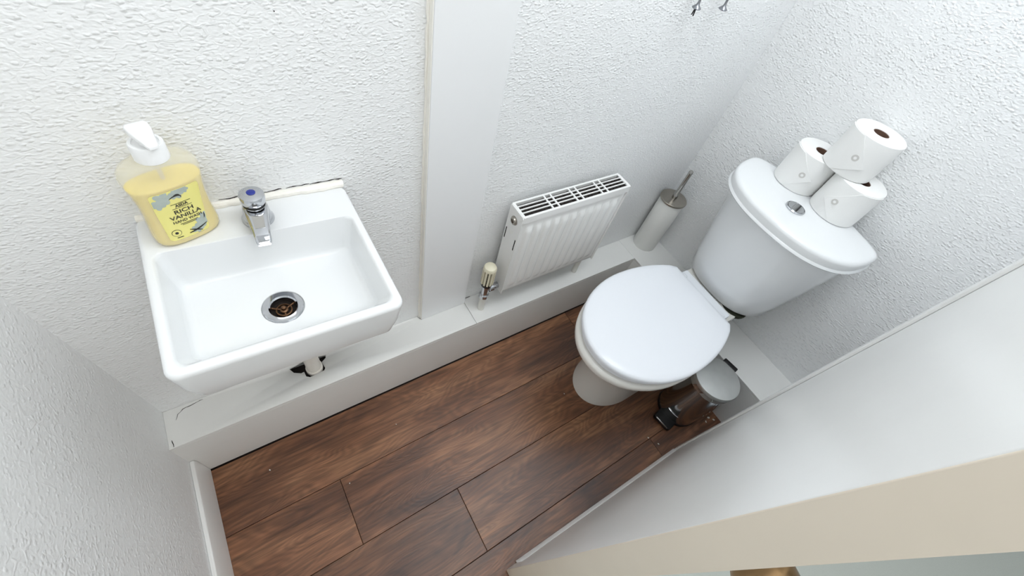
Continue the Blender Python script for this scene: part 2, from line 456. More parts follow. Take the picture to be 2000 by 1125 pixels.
crack('crack', pl, [(PX0 - 0.008, -0.0022, H + 0.0), (PX0 + 0.001, -PP - 0.001, H)], 0.0011, (0, 0, 1))
crack('crack', pl, [(PX1 + 0.004, -0.001, H + 0.0015), (0.448, -0.001, H + 0.0015)], 0.0016, (0, -1, 0))
crack('screw_hole', wb, [(0.043, 0, 1.1312), (0.0436, 0, 1.1298)], 0.0011, (0, -1, 0))

# door leaf standing at the near right, seen from above
dhx, dhy, dfx, dfy = 0.929, -0.764, 0.195, -0.756
DW = math.hypot(dfx - dhx, dfy - dhy)
door = struct(empty('door_1', (dhx, dhy, 0), (0, 0, math.atan2(dfy - dhy, dfx - dhx))))
DT = 0.037
MB().box(0, DW - 0.002, 0.0, DT, 0.006, 1.98).build('leaf', M['gloss'], door)
MB().box(DW - 0.002, DW, -0.0045, DT, 0.006, 1.98).build('edge_lipping', M['cream'], door, bevel=0.0012)
MB().box(DW - 0.034, DW - 0.002, -0.0045, 0.0, 0.006, 1.98).build('stile', M['gloss'], door, bevel=0.002)
MB().box(0, 0.030, -0.007, 0.0, 0.006, 1.98).build('stile', M['gloss'], door, bevel=0.002)
MB().rings([[(x, 0, 0.006), (x, -0.009, 0.006), (x, -0.009, 0.012), (x, 0, 0.026)] for x in (0.030, DW - 0.034)]).build('bottom_bead', M['gloss'], door, bevel=0.0012)
kn = MB().lathe([(0.020, 0), (0.020, 0.003), (0.013, 0.005), (0.023, 0.011), (0.029, 0.020), (0.031, 0.030), (0.029, 0.040), (0.022, 0.049), (0.012, 0.054), (0.003, 0.055)], (0, 0, 0), 32, 'y').build('knob', M['brass'], door)
kn.location = (DW - 0.040, DT, 0.985); kn['label'] = 'worn brass round knob'
struct(MB().box(0.931, 0.962, YD - 0.12, YD + 0.004, 0, 2.02).build('trim_5', M['gloss'], bevel=0.002))

# ceiling lamp above the toilet room (out of the frame)
cl = empty('ceiling_lamp', (LAMP_XY[0], LAMP_XY[1], TOP))
MB().box(-0.61, 0.61, -0.245, 0.245, -0.022, 0.0).build('housing', M['lamp'], cl, bevel=0.004)
MB().rings([rrect(-0.585, 0.585, -0.22, 0.22, -0.022, 0.02), rrect(-0.58, 0.58, -0.215, 0.215, -0.034, 0.02)]).build('diffuser', M['glow'], cl)
tag(cl, 'flat rectangular white ceiling light panel above the room', 'lamp')

# ================================================================== toilet
TX, TY = 0.88, -0.42
toilet = empty('toilet', (TX, TY, 0))
tag(toilet, 'white close-coupled toilet with closed lid and dual flush cistern', 'toilet')
TO = (TX, TY, 0)

def egg(xf, xb, xc, hw, z, ab, n=56, pf=2.04, yc=TY):
    """plan outline of pan or seat: round front at xf, flat back at xb; ab = half axis of the back ellipse"""
    out = []
    yb = hw * math.sqrt(max(0.0, 1 - ((xb - xc) / ab) ** 2))
    # back edge right -> side -> front -> side -> back left, counted by parameter
    t_end = math.acos(min(1, (xb - xc) / ab))
    for i in range(n):
        t = t_end + (2 * PI - 2 * t_end) * i / (n - 1)
        c, s = math.cos(t), math.sin(t)
        if c >= 0:
            x, y = xc + ab * c, hw * s
        else:
            x = xc - (xc - xf) * abs(c) ** (2 / pf)
            y = hw * (abs(s) ** (2 / pf)) * (1 if s > 0 else -1)
        out.append((x, yc + y, z))
    # round the two back corners a little
    for k, w in ((0, 0.012), (-1, 0.012)):
        x, y, zz = out[k]
        out[k] = (x, yc + (y - yc) * 0.965, zz)
    return out

# pan: bowl flowing into a pedestal
pr = []
for z, xf, hw, xb, xc, ab in [(0.0, 0.706, 0.108, 1.135, 0.86, 0.60), (0.012, 0.708, 0.107, 1.135, 0.86, 0.60), (0.05, 0.722, 0.099, 1.135, 0.87, 0.62),
                              (0.12, 0.726, 0.095, 1.135, 0.88, 0.6), (0.19, 0.716, 0.100, 1.135, 0.88, 0.6), (0.25, 0.690, 0.116, 1.130, 0.87, 0.5),
                              (0.30, 0.652, 0.140, 1.125, 0.85, 0.42), (0.34, 0.612, 0.164, 1.12, 0.84, 0.36), (0.363, 0.588, 0.178, 1.12, 0.835, 0.335),
                              (0.380, 0.578, 0.184, 1.12, 0.83, 0.33), (0.397, 0.576, 0.1855, 1.12, 0.83, 0.33), (0.404, 0.580, 0.182, 1.12, 0.83, 0.33), (0.4065, 0.588, 0.175, 1.12, 0.83, 0.33)]:
    pr.append(egg(xf, xb, xc, hw, z, ab))
MB().rings(pr).build('pan', M['ceramic_pan'], toilet, TO, sharp=50)
# flat deck behind the seat that carries the cistern
MB().rings([rrect(1.03, 1.15, TY - 0.108, TY + 0.108, zz, 0.02) for zz in (0.36, 0.418)]).build('rear_deck', M['ceramic_pan'], toilet, TO, bevel=0.004)
# seat ring and lid
sr = [egg(xf, 1.045, 0.83, hw, z, 0.30) for z, xf, hw in [(0.4075, 0.598, 0.173), (0.411, 0.592, 0.178), (0.422, 0.592, 0.178), (0.4262, 0.598, 0.173)]]
MB().rings(sr).build('seat', M['seat'], toilet, TO, sharp=50)
lr = [egg(xf, xb, 0.83, hw, z, 0.305) for z, xf, hw, xb in [(0.4285, 0.593, 0.179, 1.048), (0.4310, 0.585, 0.187, 1.052), (0.443, 0.584, 0.188, 1.052), (0.4475, 0.587, 0.185, 1.050),
                                                    (0.4502, 0.593, 0.179, 1.047), (0.4515, 0.612, 0.163, 1.036), (0.452, 0.67, 0.12, 0.98)]]
MB().rings(lr).build('lid', M['seat'], toilet, TO, sharp=50)
hb = MB().rings([rrect(1.052, 1.083, TY - 0.100, TY + 0.100, zz, 0.006) for zz in (0.4185, 0.444)]).build('hinge_bar', M['seat'], toilet, TO, bevel=0.003)
for s in (-1, 1):
    MB().lathe([(0.011, -0.009), (0.012, -0.006), (0.012, 0.006), (0.011, 0.009)], (1.052, TY + s * 0.085, 0.436), 20, 'y').build('hinge', M['seat'], toilet, TO)
# rubber ring between pan and cistern
MB().lathe([(0.046, 0.4075), (0.048, 0.412), (0.046, 0.4185)], (1.160, TY - 0.075, 0), 28).build('rubber_washer', M['rubber'], toilet, TO)

# cistern
def dshape(xf, xb, hw, z, bow, yc, back=0.0, n=29, hwb=None, p=3.2):
    """front bulges toward -x, back roughly flat with a bow"""
    hwb = hwb or hw
    out = []
    for i in range(n):                      # front, from +y side to -y side
        a = PI * i / (n - 1)
        y = math.copysign(abs(math.cos(a)) ** (2 / p), math.cos(a)) * hw
        x = abs(math.sin(a)) ** (2 / p)
        out.append((xb - (xb - xf - bow) * x - bow * (1 - (y / hw) ** 2), yc + y * (1 if hwb == hw else hwb / hw + (1 - hwb / hw) * x), z))
    k = 11
    for i in range(1, k):                   # back, from -y side to +y side
        y = -hw + 2 * hw * i / k
        out.append((xb + back * (1 - (y / hw) ** 2), yc + y * hwb / hw, z))
    # even spacing, then relax the two back corners
    P = [Vector(p) for p in out]; n = len(P); L_ = [0.0]
    for i in range(n): L_.append(L_[-1] + (P[(i + 1) % n] - P[i]).length)
    N = 96; res = []; k = 0
    for i in range(N):
        t = L_[-1] * i / N
        while L_[k + 1] < t: k += 1
        res.append(P[k].lerp(P[(k + 1) % n], (t - L_[k]) / max(1e-9, L_[k + 1] - L_[k])))
    for _ in range(4): res = [(res[i - 1] + res[i] * 2 + res[(i + 1) % N]) / 4 for i in range(N)]
    return [tuple(p) for p in res]
CY = -0.4175
cr = []
for z, xf, hw, bow in [(0.4190, 1.122, 0.130, 0.012), (0.4205, 1.113, 0.141, 0.014), (0.431, 1.104, 0.151, 0.017), (0.49, 1.094, 0.161, 0.02), (0.60, 1.080, 0.177, 0.025), (0.70, 1.070, 0.191, 0.03), (0.748, 1.066, 0.197, 0.032)]:
    cr.append(dshape(xf, 1.27, hw, z, bow, CY))
MB().rings(cr).build('cistern_body', M['ceramic'], toilet, TO, sharp=50)
LZ = 0.79
cr = []
for z, ins in [(LZ - 0.041, 0.007), (LZ - 0.040, 0.003), (LZ - 0.036, 0.0), (LZ - 0.032, 0.002), (LZ - 0.030, 0.0045), (LZ - 0.012, 0.003), (LZ - 0.006, 0.005), (LZ - 0.002, 0.010), (LZ - 0.0005, 0.017), (LZ, 0.028), (LZ, 0.06)]:
    cr.append(dshape(1.038 + ins, 1.256 - ins, 0.218 - ins, z, 0.036, CY, 0.045, hwb=0.217 - ins, p=3.3))
MB().rings(cr).build('cistern_lid', M['ceramic'], toilet, TO, sharp=50)
bu = MB().lathe([(0.0265, 0), (0.0265, 0.003), (0.024, 0.0045), (0.0235, 0.003), (0.0, 0.003)][:4], n=36).build('flush_button', M['chrome'], toilet)
bu.location = (1.152 - TX, -0.413 - TY, LZ)
def half_disc(r, a0, a1, z0, z1, n=20):
    mb = MB(); pts = [(r * math.cos(a0 + (a1 - a0) * i / n), r * math.sin(a0 + (a1 - a0) * i / n)) for i in range(n + 1)]
    return mb.rings([[(x, y, z0) for x, y in pts], [(x, y, z1) for x, y in pts]])
half_disc(0.0225, PI * 0.15, PI * 0.95, 0.003, 0.0055).build('flush_key', M['chrome'], bu, bevel=0.0008)
half_disc(0.0225, PI * 1.0, PI * 2.1, 0.003, 0.005).build('flush_key', M['chrome'], bu, bevel=0.0008)

# ================================================================== toilet rolls
RR, RH = 0.0625, 0.105
def curved_patch(poly, r0, r1, n=14, tip=None):
    """polygon given in (arc length, height), bent round a cylinder, with thickness r0..r1"""
    bm = bmesh.new()
    vs = [bm.verts.new((s, h, 0)) for s, h in poly]
    bm.faces.new(vs)
    s0, s1 = min(p[0] for p in poly), max(p[0] for p in poly)
    for i in range(1, n):
        s = s0 + (s1 - s0) * i / n
        bmesh.ops.bisect_plane(bm, geom=bm.verts[:] + bm.edges[:] + bm.faces[:], plane_co=(s, 0, 0), plane_no=(1, 0, 0))
    bm.verts.index_update()
    P = [v.co.copy() for v in bm.verts]; F = [[v.index for v in f.verts] for f in bm.faces]
    bed = [[v.index for v in e.verts] for e in bm.edges if len(e.link_faces) == 1]
    bm.free(); k = len(P)
    def at(p, r):
        a = p[0] / RR
        if tip and r > RR: r += 0.0055 * math.exp(-math.hypot(p[0] - tip[0], p[1] - tip[1]) / 0.014)
        return (r * math.cos(a), r * math.sin(a), p[1])
    V = [at(p, r1) for p in P] + [at(p, r0) for p in P]
    F = F + [[i + k for i in reversed(f)] for f in F] + [[a, b, b + k, a + k] for a, b in bed]
    return MB().add(V, F)
def roll(loc, face, poly, seal, label):
    r = empty('toilet_roll', loc, (0, 0, face))
    MB().lathe([(0.0195, 0.001), (RR - 0.003, 0.0), (RR - 0.0006, 0.0015), (RR, 0.005), (RR, RH - 0.005), (RR - 0.0006, RH - 0.0015), (RR - 0.003, RH), (0.0195, RH - 0.001)], n=56, close=True).build('paper', M['paper'], r)
    MB().lathe([(0.0178, 0.002), (0.0192, 0.002), (0.0192, RH - 0.002), (0.0178, RH - 0.002)], n=32, close=True).build('core', M['card'], r)
    f = curved_patch(poly, RR - 0.0004, RR + 0.0019, 18, poly[0]).build('folded_sheet', M['paper'], r, sharp=50)
    ring = [(seal[0] + 0.0078 * math.cos(2 * PI * i / 20), seal[1] + 0.0078 * math.sin(2 * PI * i / 20)) for i in range(20)]
    curved_patch(ring, RR + 0.0005, RR + 0.0031, 4).build('embossed_seal', M['seal'], f)
    ring = [(seal[0] + 0.0035 * math.cos(2 * PI * i / 16), seal[1] + 0.0035 * math.sin(2 * PI * i / 16)) for i in range(16)]
    curved_patch(ring, RR + 0.0005, RR + 0.0035, 4).build('embossed_seal', M['paper'], f)
    tag(r, label, 'toilet roll', 'spare rolls stacked on the cistern')
    return r
fc = lambda x, y: math.atan2(CAM_POS.y - y, CAM_POS.x - x)
A, B, Cc = (1.2635, -0.337), (1.2630, -0.463), (1.2645, -0.409)
roll((A[0], A[1], LZ), fc(*A), [(0.029, 0.050), (-0.030, 0.102), (-0.085, 0.102), (-0.085, 0.002), (-0.024, 0.002)], (0.002, 0.0535),
     'white toilet roll standing on cistern lid, nearest the brush')
roll((B[0], B[1], LZ), fc(*B), [(-0.0365, 0.047), (0.0224, 0.102), (0.085, 0.102), (0.085, 0.002), (0.013, 0.002)], (-0.010, 0.0535),
     'white toilet roll standing on cistern lid behind the flush button')
roll((Cc[0], Cc[1], LZ + RH), fc(*Cc), [(0.030, 0.040), (-0.022, 0.102), (-0.085, 0.102), (-0.085, 0.002), (-0.030, 0.002)], (-0.002, 0.054),
     'white toilet roll stacked on top of the other two')

# ================================================================== toilet brush
br = empty('toilet_brush', (1.254, -0.0555, H + 0.0004))
MB().lathe([(0.046, 0), (0.0475, 0.003), (0.0475, 0.245), (0.0465, 0.247)], n=48).build('holder', M['enamel'], br)
MB().lathe([(0.050, 0.247), (0.0515, 0.249), (0.0515, 0.254), (0.050, 0.256), (0.012, 0.257)], n=48).build('holder_lid', M['satin'], br)
MB().lathe([(0.0098, 0.257), (0.0098, 0.278), (0.0078, 0.281), (0.0078, 0.368), (0.0082, 0.370), (0.0082, 0.378), (0.0068, 0.381)], n=20).build('handle', M['steel'], br)
tag(br, 'white cylinder toilet brush holder with steel lid and handle in the corner', 'toilet brush')

# ================================================================== pedal bin
BXY = (1.030, -0.648)
bn = empty('pedal_bin', (BXY[0], BXY[1], 0), (0, 0, math.radians(8)))
MB().lathe([(0.073, 0.0), (0.0765, 0.002), (0.0765, 0.016), (0.074, 0.018)], n=48).build('base_ring', M['black'], bn)
MB().lathe([(0.0745, 0.018), (0.0755, 0.019), (0.0755, 0.236), (0.0765, 0.238), (0.0765, 0.242), (0.0755, 0.244), (0.0755, 0.258)], n=56).build('body', M['steel'], bn)
MB().lathe([(0.0775, 0.259), (0.079, 0.261), (0.079, 0.272), (0.077, 0.2755), (0.05, 0.2785), (0.006, 0.2795)], n=56).build('lid', M['brushed'], bn)
MB().box(0.074, 0.092, -0.026, 0.026, 0.235, 0.2775).build('lid_hinge', M['black'], bn, bevel=0.003)
pd = MB().rings([rrect(-0.114, -0.060, -0.036, 0.036, zz, 0.010) for zz in (0.006, 0.022)]).build('pedal', M['black'], bn, bevel=0.002)
MB().box(-0.1155, -0.1115, -0.026, 0.026, 0.0205, 0.0235).build('pedal_strip', M['chrome'], pd)
MB().tube([(-0.077 * math.cos(a), -0.077 * math.sin(a), 0.062) for a in [x * 0.05 for x in range(-6, 7)]], 0.0008, 8).build('pedal_slot_rim', M['chrome'], bn)
tag(bn, 'small polished steel pedal bin with round lid beside the toilet', 'bin')

# ================================================================== radiator
RX0, RX1, RYF, RYB, RZ0, RZ1 = 0.505, 0.897, -0.085, -0.022, 0.319, 0.664
rad = empty('radiator', ((RX0 + RX1) / 2, -0.05, RZ0))
RO = tuple(rad.location)
tag(rad, 'small white panel radiator with slotted top grille on the back wall', 'radiator')
# pressed front panel
NXg, NZg = 133, 40
vs = []; fs = []
NCH = 11
for j in range(NZg + 1):
    z = RZ0 + 0.004 + (RZ1 - 0.016 - RZ0 - 0.004) * j / NZg
    t = (z - RZ0) / (RZ1 - RZ0)
    fade = min(1, max(0, (t - 0.07) / 0.05)) * min(1, max(0, (0.87 - t) / 0.05))
    for i in range(NXg + 1):
        x = RX0 + 0.003 + (RX1 - RX0 - 0.006) * i / NXg
        u = (x - RX0 - 0.020) / (RX1 - RX0 - 0.040) * NCH
        w = 0
        if 0 < u < NCH:
            f = u - math.floor(u)
            w = max(0.0, min(1.0, (0.5 - abs(f - 0.5) - 0.12) / 0.16))
        vs.append((x, RYF + 0.0075 - 0.007 * w * fade, z))
for j in range(NZg):
    for i in range(NXg):
        a = j * (NXg + 1) + i
        fs.append((a, a + 1, a + NXg + 2, a + NXg + 1))
fp = MB().add(vs, fs).build('front_panel', M['rad'], rad, RO, sharp=60)
so = fp.modifiers.new('thick', 'SOLIDIFY'); so.thickness = 0.0015; so.offset = 1
MB().box(RX0 + 0.003, RX1 - 0.003, RYB - 0.008, RYB, RZ0 + 0.004, RZ1 - 0.016).build('back_panel', M['rad'], rad, RO, bevel=0.003)
for x0 in (RX0, RX1 - 0.003):
    mb = MB().rings([[(x, y, z) for y, z in ((RYF, RZ0), (RYB, RZ0), (RYB, RZ1 - 0.004), (RYB - 0.004, RZ1), (RYF + 0.004, RZ1), (RYF, RZ1 - 0.004))] for x in (x0, x0 + 0.003)])
    mb.build('end_panel', M['rad'], rad, RO, bevel=0.001)
# top grille
gr = MB()
gr.box(RX0 + 0.003, RX1 - 0.003, RYF, RYF + 0.007, RZ1 - 0.022, RZ1).box(RX0 + 0.003, RX1 - 0.003, RYB - 0.006, RYB, RZ1 - 0.016, RZ1)
gr.box(RX0 + 0.003, RX0 + 0.010, RYF + 0.007, RYB - 0.006, RZ1 - 0.003, RZ1).box(RX1 - 0.010, RX1 - 0.003, RYF + 0.007, RYB - 0.006, RZ1 - 0.003, RZ1)
ys = [RYF + 0.007 + (RYB - RYF - 0.013) * k / 4 for k in range(5)]
for y in ys[1:4]: gr.box(RX0 + 0.010, RX1 - 0.010, y - 0.0016, y + 0.0016, RZ1 - 0.003, RZ1)
L0 = RX1 - RX0
for t in (0.262, 0.318, 0.485, 0.541, 0.722, 0.778):
    x = RX0 + L0 * t
    gr.box(x - 0.0024, x + 0.0024, RYF + 0.007, RYB - 0.006, RZ1 - 0.0031, RZ1 - 0.0001)
gr.build('top_grille', M['rad'], rad, RO)
cv = MB()
n = 26
for k in range(n):
    x = RX0 + 0.012 + (L0 - 0.024) * k / n
    cv.box(x, x + 0.001, RYF + 0.012, RYB - 0.010, RZ0 + 0.03, RZ1 - 0.007)
cv.box(RX0 + 0.0035, RX1 - 0.0035, RYF + 0.0105, RYB - 0.0065, RZ0 + 0.03, RZ1 - 0.010)  # solid dark block, painted shade behind the grille slots
cv.build('convector_and_shade_block', M['rad_shade'], rad, RO)
# plug, slots and little crest on the visible end
pg = MB().lathe([(0.0135, 0.0005), (0.0135, -0.002), (0.0115, -0.003), (0.0105, -0.006), (0.006, -0.007), (0.0055, -0.002), (0.001, -0.002)], (RX0, -0.053, RZ1 - 0.036), 24, 'x').build('blanking_plug', M['satin'], rad, RO)
for y, z in ((-0.029, 0.560), (-0.078, 0.553)):
    MB().box(RX0 - 0.0006, RX0 + 0.0005, y - 0.0016, y + 0.0016, z - 0.021, z + 0.021).build('slot', M['dark'], rad, RO)
MB().rings([[(x, -0.053 + yy, 0.583 + zz) for yy, zz in ((0.006, 0.008), (-0.006, 0.008), (-0.006, 0), (0, -0.010), (0.006, 0))] for x in (RX0 - 0.0006, RX0 + 0.0003)]).build('crest', M['enamel'], rad, RO)
for x in (RX0 + 0.06, RX1 - 0.06):
    MB().box(x - 0.012, x + 0.012, RYB, -0.0002, RZ0 + 0.06, RZ1 - 0.06).build('wall_bracket', M['rad'], rad, RO)
# thermostatic valve and its pipe
VX, VY = 0.460, -0.056
MB().lathe([(0.0115, H), (0.0115, 0.302)], (VX, VY, 0), 20).build('supply_pipe', M['pipe'], rad, RO)
vb = MB().lathe([(0.014, 0.296), (0.016, 0.298), (0.016, 0.312), (0.012, 0.316), (0.012, 0.352), (0.015, 0.354), (0.015, 0.364)], (VX, VY, 0), 24)
vb.lathe([(0.0105, 0.0), (0.0105, 0.010), (0.0145, 0.012), (0.0145, 0.026), (0.0105, 0.028), (0.0105, RX0 - VX + 0.001)], (VX, VY, 0.337), 20, 'x')
vb.build('valve_body', M['chrome'], rad, RO)
vr = MB().lathe([(0.0175, 0.362), (0.0175, 0.372)], (VX, VY, 0), 24).build('valve_collar', M['black'], rad, RO)
vh = MB().lathe([(0.0150, 0.440), (0.0205, 0.4405), (0.0205, 0.446), (0.0175, 0.4525), (0.010, 0.456), (0.001, 0.4565)], (VX, VY, 0), 36).build('valve_head', M['trv'], rad, RO)
MB().lathe([(0.0155, 0.371), (0.0155, 0.4405)], (VX, VY, 0), 32).build('valve_core', M['rad_shade'], rad, RO)  # shade between the ribs is put into this core's dark colour
for k in range(12):
    a = 2 * PI * k / 12
    rb = MB().box(0.0150, 0.0205, -0.0028, 0.0028, 0.376, 0.4415).build('rib', M['trv'], vh)
    rb.rotation_euler = (0, 0, a); rb.location = (VX - RO[0], VY - RO[1], -RO[2])
MB().lathe([(0.0095, H), (0.0095, RZ0 + 0.006)], (RX1 - 0.028, VY, 0), 16).build('return_pipe', M['pipe'], rad, RO)
MB().tube([(RX1 + 0.002, -0.040, 0.333), (RX1 + 0.007, -0.036, 0.352), (RX1 + 0.010, -0.030, 0.378), (RX1 + 0.016, -0.028, 0.392)], [0.003, 0.0048, 0.0035, 0.0022], 10).build('return_valve', M['black'], rad, RO)

# ================================================================== wash basin (hung slightly out of level)
basin = empty('wash_basin', (-0.2283, 0.0, 0.8445), (0, math.radians(3.5), 0))
tag(basin, 'small white rectangular ceramic wash basin hung on the back wall', 'basin')
BW, BD, BB = 0.322, 0.303, -0.096
q = []
def R_(x0, x1, v0, v1, w, r, m=9):
    base = rrect(x0, x1, -v1, -v0, w, r, 7); out = []
    for i, p in enumerate(base):
        out.append(p)
        if i % 8 == 7:
            e = base[(i + 1) % len(base)]
            for k in range(1, m): out.append((p[0] + (e[0] - p[0]) * k / m, p[1] + (e[1] - p[1]) * k / m, w))
    return out
q.append(R_(0.030, BW - 0.030, 0.002, BD - 0.030, BB, 0.012))
q.append(R_(0.016, BW - 0.016, 0.002, BD - 0.016, BB + 0.001, 0.016))
q.append(R_(0.011, BW - 0.011, 0.002, BD - 0.011, BB + 0.006, 0.017))
q.append(R_(0.004, BW - 0.004, 0.002, BD - 0.003, -0.05, 0.017))
q.append(R_(0.0, BW, 0.002, BD, -0.010, 0.017))
q.append(R_(0.0, BW, 0.002, BD, -0.006, 0.017))
q.append(R_(0.0012, BW - 0.0012, 0.002, BD - 0.0012, -0.0025, 0.016))
q.append(R_(0.004, BW - 0.004, 0.002, BD - 0.004, -0.0004, 0.014))
q.append(R_(0.007, BW - 0.007, 0.004, BD - 0.007, 0.0, 0.013))
IX0, IX1, IV0, IV1 = 0.014, 0.308, 0.083, 0.289
q.append(R_(IX0 - 0.003, IX1 + 0.003, IV0 - 0.003, IV1 + 0.003, 0.0, 0.014))
q.append(R_(IX0, IX1, IV0, IV1, -0.0012, 0.014))
q.append(R_(IX0 + 0.0025, IX1 - 0.0025, IV0 + 0.001, IV1 - 0.003, -0.006, 0.014))
q.append(R_(0.0225, 0.2995, 0.089, 0.252, -0.058, 0.014))
q.append(R_(0.0255, 0.2965, 0.0915, 0.245, -0.070, 0.014))
q.append(R_(0.029, 0.293, 0.095, 0.238, -0.0755, 0.014))
q.append(R_(0.036, 0.286, 0.101, 0.230, -0.0775, 0.014))
DRx, DRv = 0.156, 0.184
N_ = len(q[0])
def aligned(r, w):      # circle whose points line up with the corner arcs of the rectangles
    out = []
    ref = q[-1]
    for x, y, z in ref:
        a = math.atan2(y + DRv, x - DRx)
        out.append((DRx + r * math.cos(a), -DRv + r * math.sin(a), w))
    return out
q.append(aligned(0.040, -0.0798)); q.append(aligned(0.0335, -0.0803)); q.append(aligned(0.0325, -0.082)); q.append(aligned(0.0215, -0.0822)); q.append(aligned(0.0212, -0.0945))
MB().rings(q).build('bowl', M['ceramic'], basin, sharp=50, weighted=True)
ws = MB().lathe([(0.0205, -0.0865), (0.0205, -0.0815), (0.0225, -0.0790), (0.0305, -0.0785), (0.0322, -0.0805), (0.0322, -0.0815)], (DRx, -DRv, 0), 48, cap0=False, cap1=False).build('waste_flange', M['chrome'], basin)
MB().lathe([(0.0209, -0.0838), (0.0209, -0.0942), (0.0002, -0.0943)], (DRx, -DRv, 0), 32, cap0=False).build('waste_cup', M['dark'], basin)
st = MB()
for k in range(3):
    a = 0.5 + k * 2 * PI / 3
    c, s = math.cos(a), math.sin(a)
    st.tube([(DRx + 0.004 * c, -DRv + 0.004 * s, -0.0905), (DRx + 0.0205 * c, -DRv + 0.0205 * s, -0.0905)], 0.0018, 8)
st.lathe([(0.011, -0.092), (0.013, -0.0915), (0.013, -0.089), (0.011, -0.0885)], (DRx, -DRv, 0), 28, close=True)
st.build('strainer', M['grime'], basin)
MB().lathe([(0.0065, -0.0925), (0.0065, -0.088), (0.004, -0.0865), (0.0035, -0.0815), (0.002, -0.0805)], (DRx, -DRv, 0), 20).build('strainer_screw', M['grime'], basin)
# old bead of sealant along the wall
pts = [(0.004 + i * (BW - 0.006) / 42, -0.0030 - 0.0016 * random.random(), 0.0005 + 0.004 * i / 42 + 0.001 * random.random()) for i in range(43)]
MB().tube(pts, [0.0058 + 0.002 * i / 42 + random.uniform(-0.0006, 0.0008) for i in range(43)], 10).build('sealant', M['caulk'], basin)
def bpt(u, v, w):
    a = math.radians(3.5)
    return Vector((-0.2283 + u * math.cos(a) + w * math.sin(a), -v, 0.8445 - u * math.sin(a) + w * math.cos(a)))
for a, b in ((0.118, 0.148), (0.178, 0.215), (0.222, 0.262), (0.262, 0.3215)):
    p, e = bpt(a, 0, 0.0080 + 0.018 * a), bpt(b, 0, 0.0085 + 0.020 * b)
    crack('crack', wb, [p, p.lerp(e, 0.5) + Vector((0, 0, random.uniform(-0.002, 0.002))), e], 0.0015, (0, -1, 0))

# ================================================================== cold tap
tap = empty('basin_tap', bpt(0.1645, 0.050, 0.0003), (0, math.radians(3.5), math.radians(-4))); tap.rotation_mode = 'ZYX'
tag(tap, 'chrome push tap with blue cold marker on the wash basin', 'tap')
MB().lathe([(0.0245, 0), (0.0245, 0.003), (0.0225, 0.006), (0.0205, 0.012), (0.0195, 0.024), (0.0185, 0.030), (0.0165, 0.033)], n=40).build('body', M['chrome'], tap)
MB().lathe([(0.0165, 0.033), (0.0150, 0.035), (0.0150, 0.040)], n=32).build('neck', M['black'], tap)
MB().lathe([(0.0170, 0.038), (0.0180, 0.040), (0.0190, 0.0515), (0.0182, 0.0545), (0.014, 0.0562), (0.007, 0.0572), (0.001, 0.0574)], n=40).build('push_head', M['chrome'], tap)
MB().lathe([(0.0066, 0.0568), (0.0066, 0.0580), (0.0055, 0.0588), (0.0005, 0.059)], n=28).build('cold_marker', M['blue'], tap)
sp = []
for y, w, zt, zb, r in [(0.004, 0.0185, 0.031, 0.006, 0.004), (-0.012, 0.0175, 0.0325, 0.008, 0.005), (-0.024, 0.0160, 0.031, 0.011, 0.005), (-0.042, 0.0138, 0.0275, 0.013, 0.0045), (-0.060, 0.0122, 0.024, 0.012, 0.004), (-0.070, 0.0112, 0.0205, 0.0105, 0.004), (-0.0745, 0.0095, 0.0165, 0.0105, 0.0025)]:
    sp.append([(x, y, z) for x, z, _ in rrect(-w, w, zb, zt, 0, r, 4)])
MB().rings(sp).build('spout', M['chrome'], tap, sharp=45)
# sunken panel on top of the spout
MB().rings([[(-0.0085, -0.026, 0.0316), (0.0085, -0.026, 0.0316), (0.0072, -0.050, 0.0266), (-0.0072, -0.050, 0.0266)],
            [(-0.0085, -0.026, 0.0306), (0.0085, -0.026, 0.0306), (0.0072, -0.050, 0.0256), (-0.0072, -0.050, 0.0256)]]).build('spout_inlay', M['steel'], tap)

# ================================================================== hand wash bottle
BA = math.radians(20)
bt = empty('soap_bottle', bpt(0.066, 0.0490, 0.0006), (0, math.radians(3.5), BA)); bt.rotation_mode = 'ZYX'
tag(bt, 'yellow hand wash bottle with white pump on the basin corner', 'soap bottle')
PN = 2.7
prof = [(0.000, 0.040, 0.0195), (0.0015, 0.0435, 0.0225), (0.006, 0.0455, 0.0245), (0.015, 0.0462, 0.0252), (0.030, 0.0452, 0.0245), (0.050, 0.0435, 0.0235), (0.070, 0.0432, 0.0232),
        (0.090, 0.0448, 0.0236), (0.108, 0.0475, 0.0240), (0.118, 0.0480, 0.0240), (0.127, 0.0462, 0.0236), (0.134, 0.0405, 0.0224), (0.139, 0.0300, 0.0200), (0.1415, 0.0200, 0.0165), (0.1425, 0.0160, 0.0155), (0.147, 0.0150, 0.0150)]
def sect(hw, hd, z, n=56):
    out = []
    for i in range(n):
        a = 2 * PI * i / n
        c, s = math.cos(a), math.sin(a)
        out.append((hw * math.copysign(abs(c) ** (2 / PN), c), hd * math.copysign(abs(s) ** (2 / PN), s), z))
    return out
def at_h(h):
    for a, b in zip(prof[:-1], prof[1:]):
        if a[0] <= h <= b[0]:
            t = (h - a[0]) / (b[0] - a[0])
            return a[1] + (b[1] - a[1]) * t, a[2] + (b[2] - a[2]) * t
    return prof[-1][1:]
MB().rings([sect(hw, hd, z) for z, hw, hd in prof]).build('bottle', M['bottle'], bt, sharp=60)
lq = [(z, hw, hd) for z, hw, hd in prof if z < 0.104]
lq = [(z + 0.0012 if z == 0 else z, hw - 0.0016, hd - 0.0016) for z, hw, hd in lq] + [(0.104, at_h(0.104)[0] - 0.0016, at_h(0.104)[1] - 0.0016)]
MB().rings([sect(hw, hd, z) for z, hw, hd in lq]).build('liquid', M['liquid'], bt, sharp=60)
